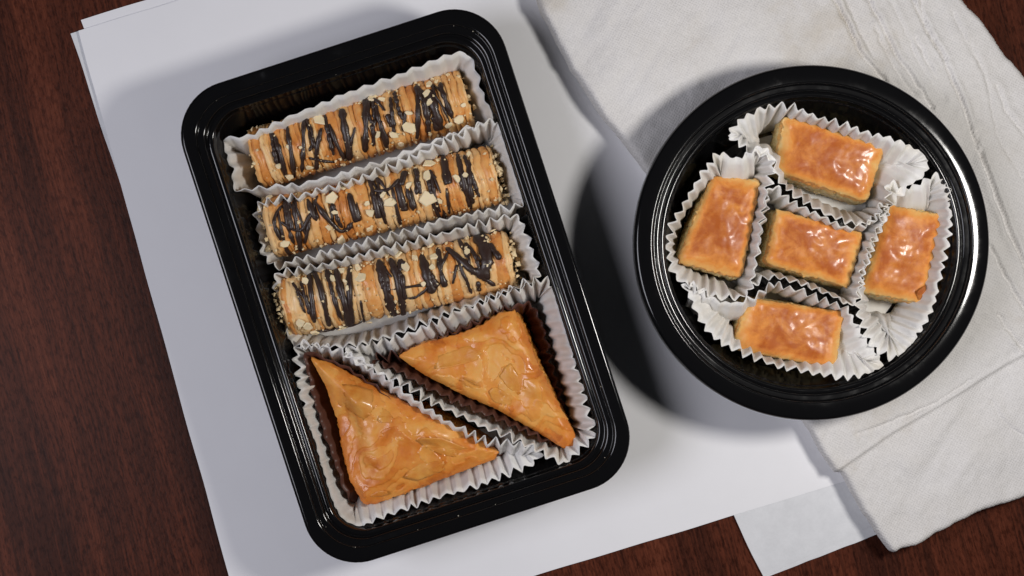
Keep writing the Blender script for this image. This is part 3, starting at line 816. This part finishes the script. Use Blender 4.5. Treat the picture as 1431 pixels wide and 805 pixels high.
    def crumbs(s, n, seed, ends=(0, 0)):
        rr = random.Random(seed); v = []; f = []
        def chunk(p, k):
            b = len(v); q = [Vector((rr.gauss(0, 1), rr.gauss(0, 1), rr.gauss(0, 1))).normalized() for _ in range(3)]
            o = [Vector((1, 0, 0)), Vector((0, 1, 0)), Vector((-1, 0, 0)), Vector((0, -1, 0)), Vector((0, 0, .7)), Vector((0, 0, -.7))]
            R = Matrix.Rotation(rr.uniform(0, 6.28), 3, q[0])
            for x in o: v.append(p + R @ (x * k * rr.uniform(.6, 1.4)))
            f.extend(tuple(b + i for i in t) for t in ((0, 1, 4), (1, 2, 4), (2, 3, 4), (3, 0, 4), (1, 0, 5), (2, 1, 5), (3, 2, 5), (0, 3, 5)))
        for _ in range(n):
            t = rr.uniform(.001, s.L - .001)
            th = rr.choice((rr.uniform(.35, 2.8), rr.uniform(.35, .95), rr.uniform(2.1, 2.9)))
            chunk(s.point(t, th, False, .0009), rr.choice((.0002, .0003, .0003, .0004, .0006, .0009)))
        for en, m in enumerate(ends):
            for _ in range(m):
                r = math.sqrt(rr.random()); a = rr.uniform(-.3, 3.4); x = rr.uniform(-.002, .0034) * (1 - .6 * r * rr.random())
                chunk(s.a + s.u * ((s.L + x) if en else -x) + s.w * (s.rl * .98 * r * math.cos(a)) + Vector((0, 0, s.rv * .98 * r * math.sin(a))), rr.choice((.0005, .0008, .0011, .0015)))
        o = link('nut_crumbs', v, f, M_CRUMB, s.root, False); o['kind'] = 'stuff'

R1 = Roll('chocolate drizzled pastry roll with almond flakes against the short end of the container', (358, 223), (652, 137), 41)
R2 = Roll('chocolate drizzled pastry roll with the largest almond flakes, middle of three', (377, 319), (693, 244), 42)
R3 = Roll('chocolate drizzled pastry roll with a thick chocolate blob, beside the triangles', (400, 429), (714, 363), 43)
D1 = [([(384, 190), (393, 219), (400, 250)], 7), ([(402, 176), (406, 209), (412, 250)], 6), ([(426, 168), (424, 199), (421, 242)], 6), ([(434, 173), (437, 199), (431, 212)], 4),
      ([(449, 178), (443, 207), (442, 240)], 6), ([(432, 221), (449, 224), (469, 226)], 4), ([(460, 172), (471, 202), (484, 225)], 6), ([(478, 152), (483, 184), (489, 226)], 10), ([(497, 176), (491, 199), (489, 221)], 4),
      ([(516, 136), (511, 177), (510, 215)], 9), ([(525, 146), (532, 177), (542, 209)], 6), ([(540, 158), (549, 179)], 7), ([(530, 164), (543, 205)], 8), ([(521, 170), (522, 206)], 5), ([(583, 117), (584, 149), (582, 195)], 7),
      ([(599, 124), (608, 154), (617, 182)], 10), ([(594, 134), (597, 160), (599, 186)], 9), ([(615, 115), (621, 136), (633, 168)], 7), ([(567, 153), (563, 186)], 5), ([(604, 160), (612, 184)], 8)]
D2 = [([(402, 282), (407, 316), (423, 355)], 6), ([(410, 279), (415, 314), (421, 351)], 8), ([(395, 285), (383, 309), (394, 337)], 5), ([(429, 277), (441, 298), (459, 348)], 8), ([(445, 273), (432, 303), (418, 323), (391, 309)], 5),
      ([(438, 279), (465, 314), (481, 323), (494, 309)], 7), ([(487, 268), (499, 303), (509, 333)], 10), ([(434, 304), (425, 342)], 5), ([(462, 284), (465, 310)], 4), ([(519, 264), (528, 298), (539, 333)], 8), ([(525, 262), (541, 317)], 5),
      ([(517, 265), (541, 266), (559, 250)], 5), ([(555, 250), (565, 290), (573, 320)], 9), ([(548, 257), (561, 317)], 5), ([(567, 258), (577, 284), (597, 315)], 8), ([(582, 239), (583, 275)], 6), ([(599, 254), (607, 289), (622, 302), (649, 302)], 5),
      ([(619, 214), (626, 257), (647, 300)], 11), ([(638, 214), (649, 257), (659, 293)], 8), ([(655, 221), (657, 262), (661, 285)], 7), ([(624, 259), (628, 300)], 4), ([(568, 238), (560, 262)], 9), ([(388, 290), (400, 345), (406, 356)], 5)]
D3 = [([(434, 377), (435, 413), (440, 452)], 7), ([(438, 379), (449, 409), (461, 456)], 8), ([(425, 407), (439, 452)], 6), ([(469, 375), (481, 419), (489, 460)], 9), ([(490, 369), (490, 419), (491, 460)], 8), ([(503, 415), (510, 452)], 4),
      ([(529, 363), (539, 401), (553, 444)], 13), ([(545, 361), (557, 397), (565, 442)], 10), ([(561, 379), (567, 421)], 7), ([(547, 405), (598, 398), (581, 415), (569, 416)], 4), ([(588, 352), (598, 389), (606, 410)], 12), ([(436, 462), (465, 460), (477, 461), (509, 457)], 5),
      ([(612, 346), (617, 384), (622, 402)], 8), ([(627, 351), (614, 379)], 4), ([(622, 346), (652, 371), (669, 384)], 9), ([(667, 328), (681, 360), (669, 390)], 20), ([(681, 338), (701, 365)], 8), ([(639, 368), (632, 398)], 4), ([(669, 384), (694, 400)], 6),
      ([(640, 335), (655, 365)], 5), ([(600, 380), (612, 404)], 9), ([(668, 392), (670, 408)], 6), ([(420, 392), (428, 420), (432, 440)], 5)]
N1 = [(447, 168, 14), (432, 235, 9), (405, 245, 7), (403, 205, 7), (420, 206, 5), (528, 188, 9), (549, 188, 10), (572, 178, 15), (571, 158, 8), (600, 120, 12), (613, 98, 11), (596, 131, 9), (601, 143, 8), (627, 174, 10), (642, 166, 10), (520, 139, 10), (534, 139, 7), (505, 142, 6), (648, 147, 6), (389, 231, 6), (560, 200, 7)]
N2 = [(465, 278, 15), (468, 297, 8), (477, 334, 14), (460, 319, 7), (517, 297, 9), (513, 284, 7), (535, 273, 8), (545, 283, 12), (596, 246, 12), (598, 276, 17), (614, 280, 9), (571, 260, 9), (639, 250, 10), (655, 215, 8), (651, 245, 6), (600, 230, 13), (398, 340, 11), (516, 318, 6), (548, 322, 6), (482, 262, 11), (377, 278, 10), (629, 212, 8), (610, 218, 8)]
N3 = [(504, 388, 13), (500, 375, 12), (567, 373, 14), (465, 391, 8), (476, 379, 8), (479, 461, 11), (476, 454, 6), (516, 453, 10), (486, 403, 6), (483, 394, 6), (653, 353, 8), (604, 374, 8), (607, 359, 10), (580, 362, 8), (428, 395, 10), (418, 384, 11), (679, 371, 6), (430, 455, 12), (440, 463, 8), (557, 358, 9), (592, 396, 6), (602, 346, 9), (420, 450, 10), (688, 325, 8), (540, 358, 8)]
for r, dd, nn, en in ((R1, D1, N1, (10, 30)), (R2, D2, N2, (60, 120)), (R3, D3, N3, (170, 60))):
    for i, (p, w) in enumerate(dd): r.strand(p, w, r.seed * 100 + i)
    for i, q in enumerate(nn): r.nut(*q, r.seed * 77 + i)
    ex = random.Random(r.seed + 900)
    for i in range(10):
        t0 = ex.uniform(.004, r.L - .008); a0 = ex.uniform(.55, 1.1); a1 = ex.uniform(1.6, 2.55); sk = ex.uniform(-.004, .003)
        q = [Vector((t0 + sk * u + ex.uniform(-.0005, .0005), a1 + (a0 - a1) * u)) for u in (0, .35, .7, 1)]
        if ex.random() < .5: q.append(Vector((min(r.L - .001, t0 + sk + ex.uniform(.0025, .005)), a0 + ex.uniform(.3, .9))))
        r.strand(q, ex.uniform(3.4, 6.5), r.seed * 300 + i, True)
    r.crumbs(260, r.seed, en)

# ------------------------------------------------------------------ specks on the plastic
def specks(parent, fn, n, seed):
    rr = random.Random(seed); v = []; f = []
    for _ in range(n):
        p = fn(rr); k = rr.choice((.00015, .0002, .0002, .0003)); b = len(v)
        for d in ((1, 0, 0), (0, 1, 0), (-1, 0, 0), (0, -1, 0), (0, 0, 1), (0, 0, -1)): v.append(p + Vector(d) * k * rr.uniform(.6, 1.4))
        f.extend(tuple(b + i for i in t) for t in ((0, 1, 4), (1, 2, 4), (2, 3, 4), (3, 0, 4), (1, 0, 5), (2, 1, 5), (3, 2, 5), (0, 3, 5)))
    o = link('crumb_specks', v, f, M_SPECK, parent, False); o['kind'] = 'stuff'
rim_pts = [p for r in rect_rings([(.0040, .0408), (.0050, .0406), (.0055, .0405), (.0100, .0380)], 1) for p in r]
specks(tray, lambda r: r.choice(rim_pts) + Vector((r.uniform(-.002, .002), r.uniform(-.002, .002), .0001)), 45, 3)
rim_pts2 = [p for r in lathe([(.0035, .0376), (.0050, .0376), (.0100, .0352)], 1) for p in r]
specks(bowl, lambda r: r.choice(rim_pts2) + Vector((0, 0, .0001)), 40, 4)
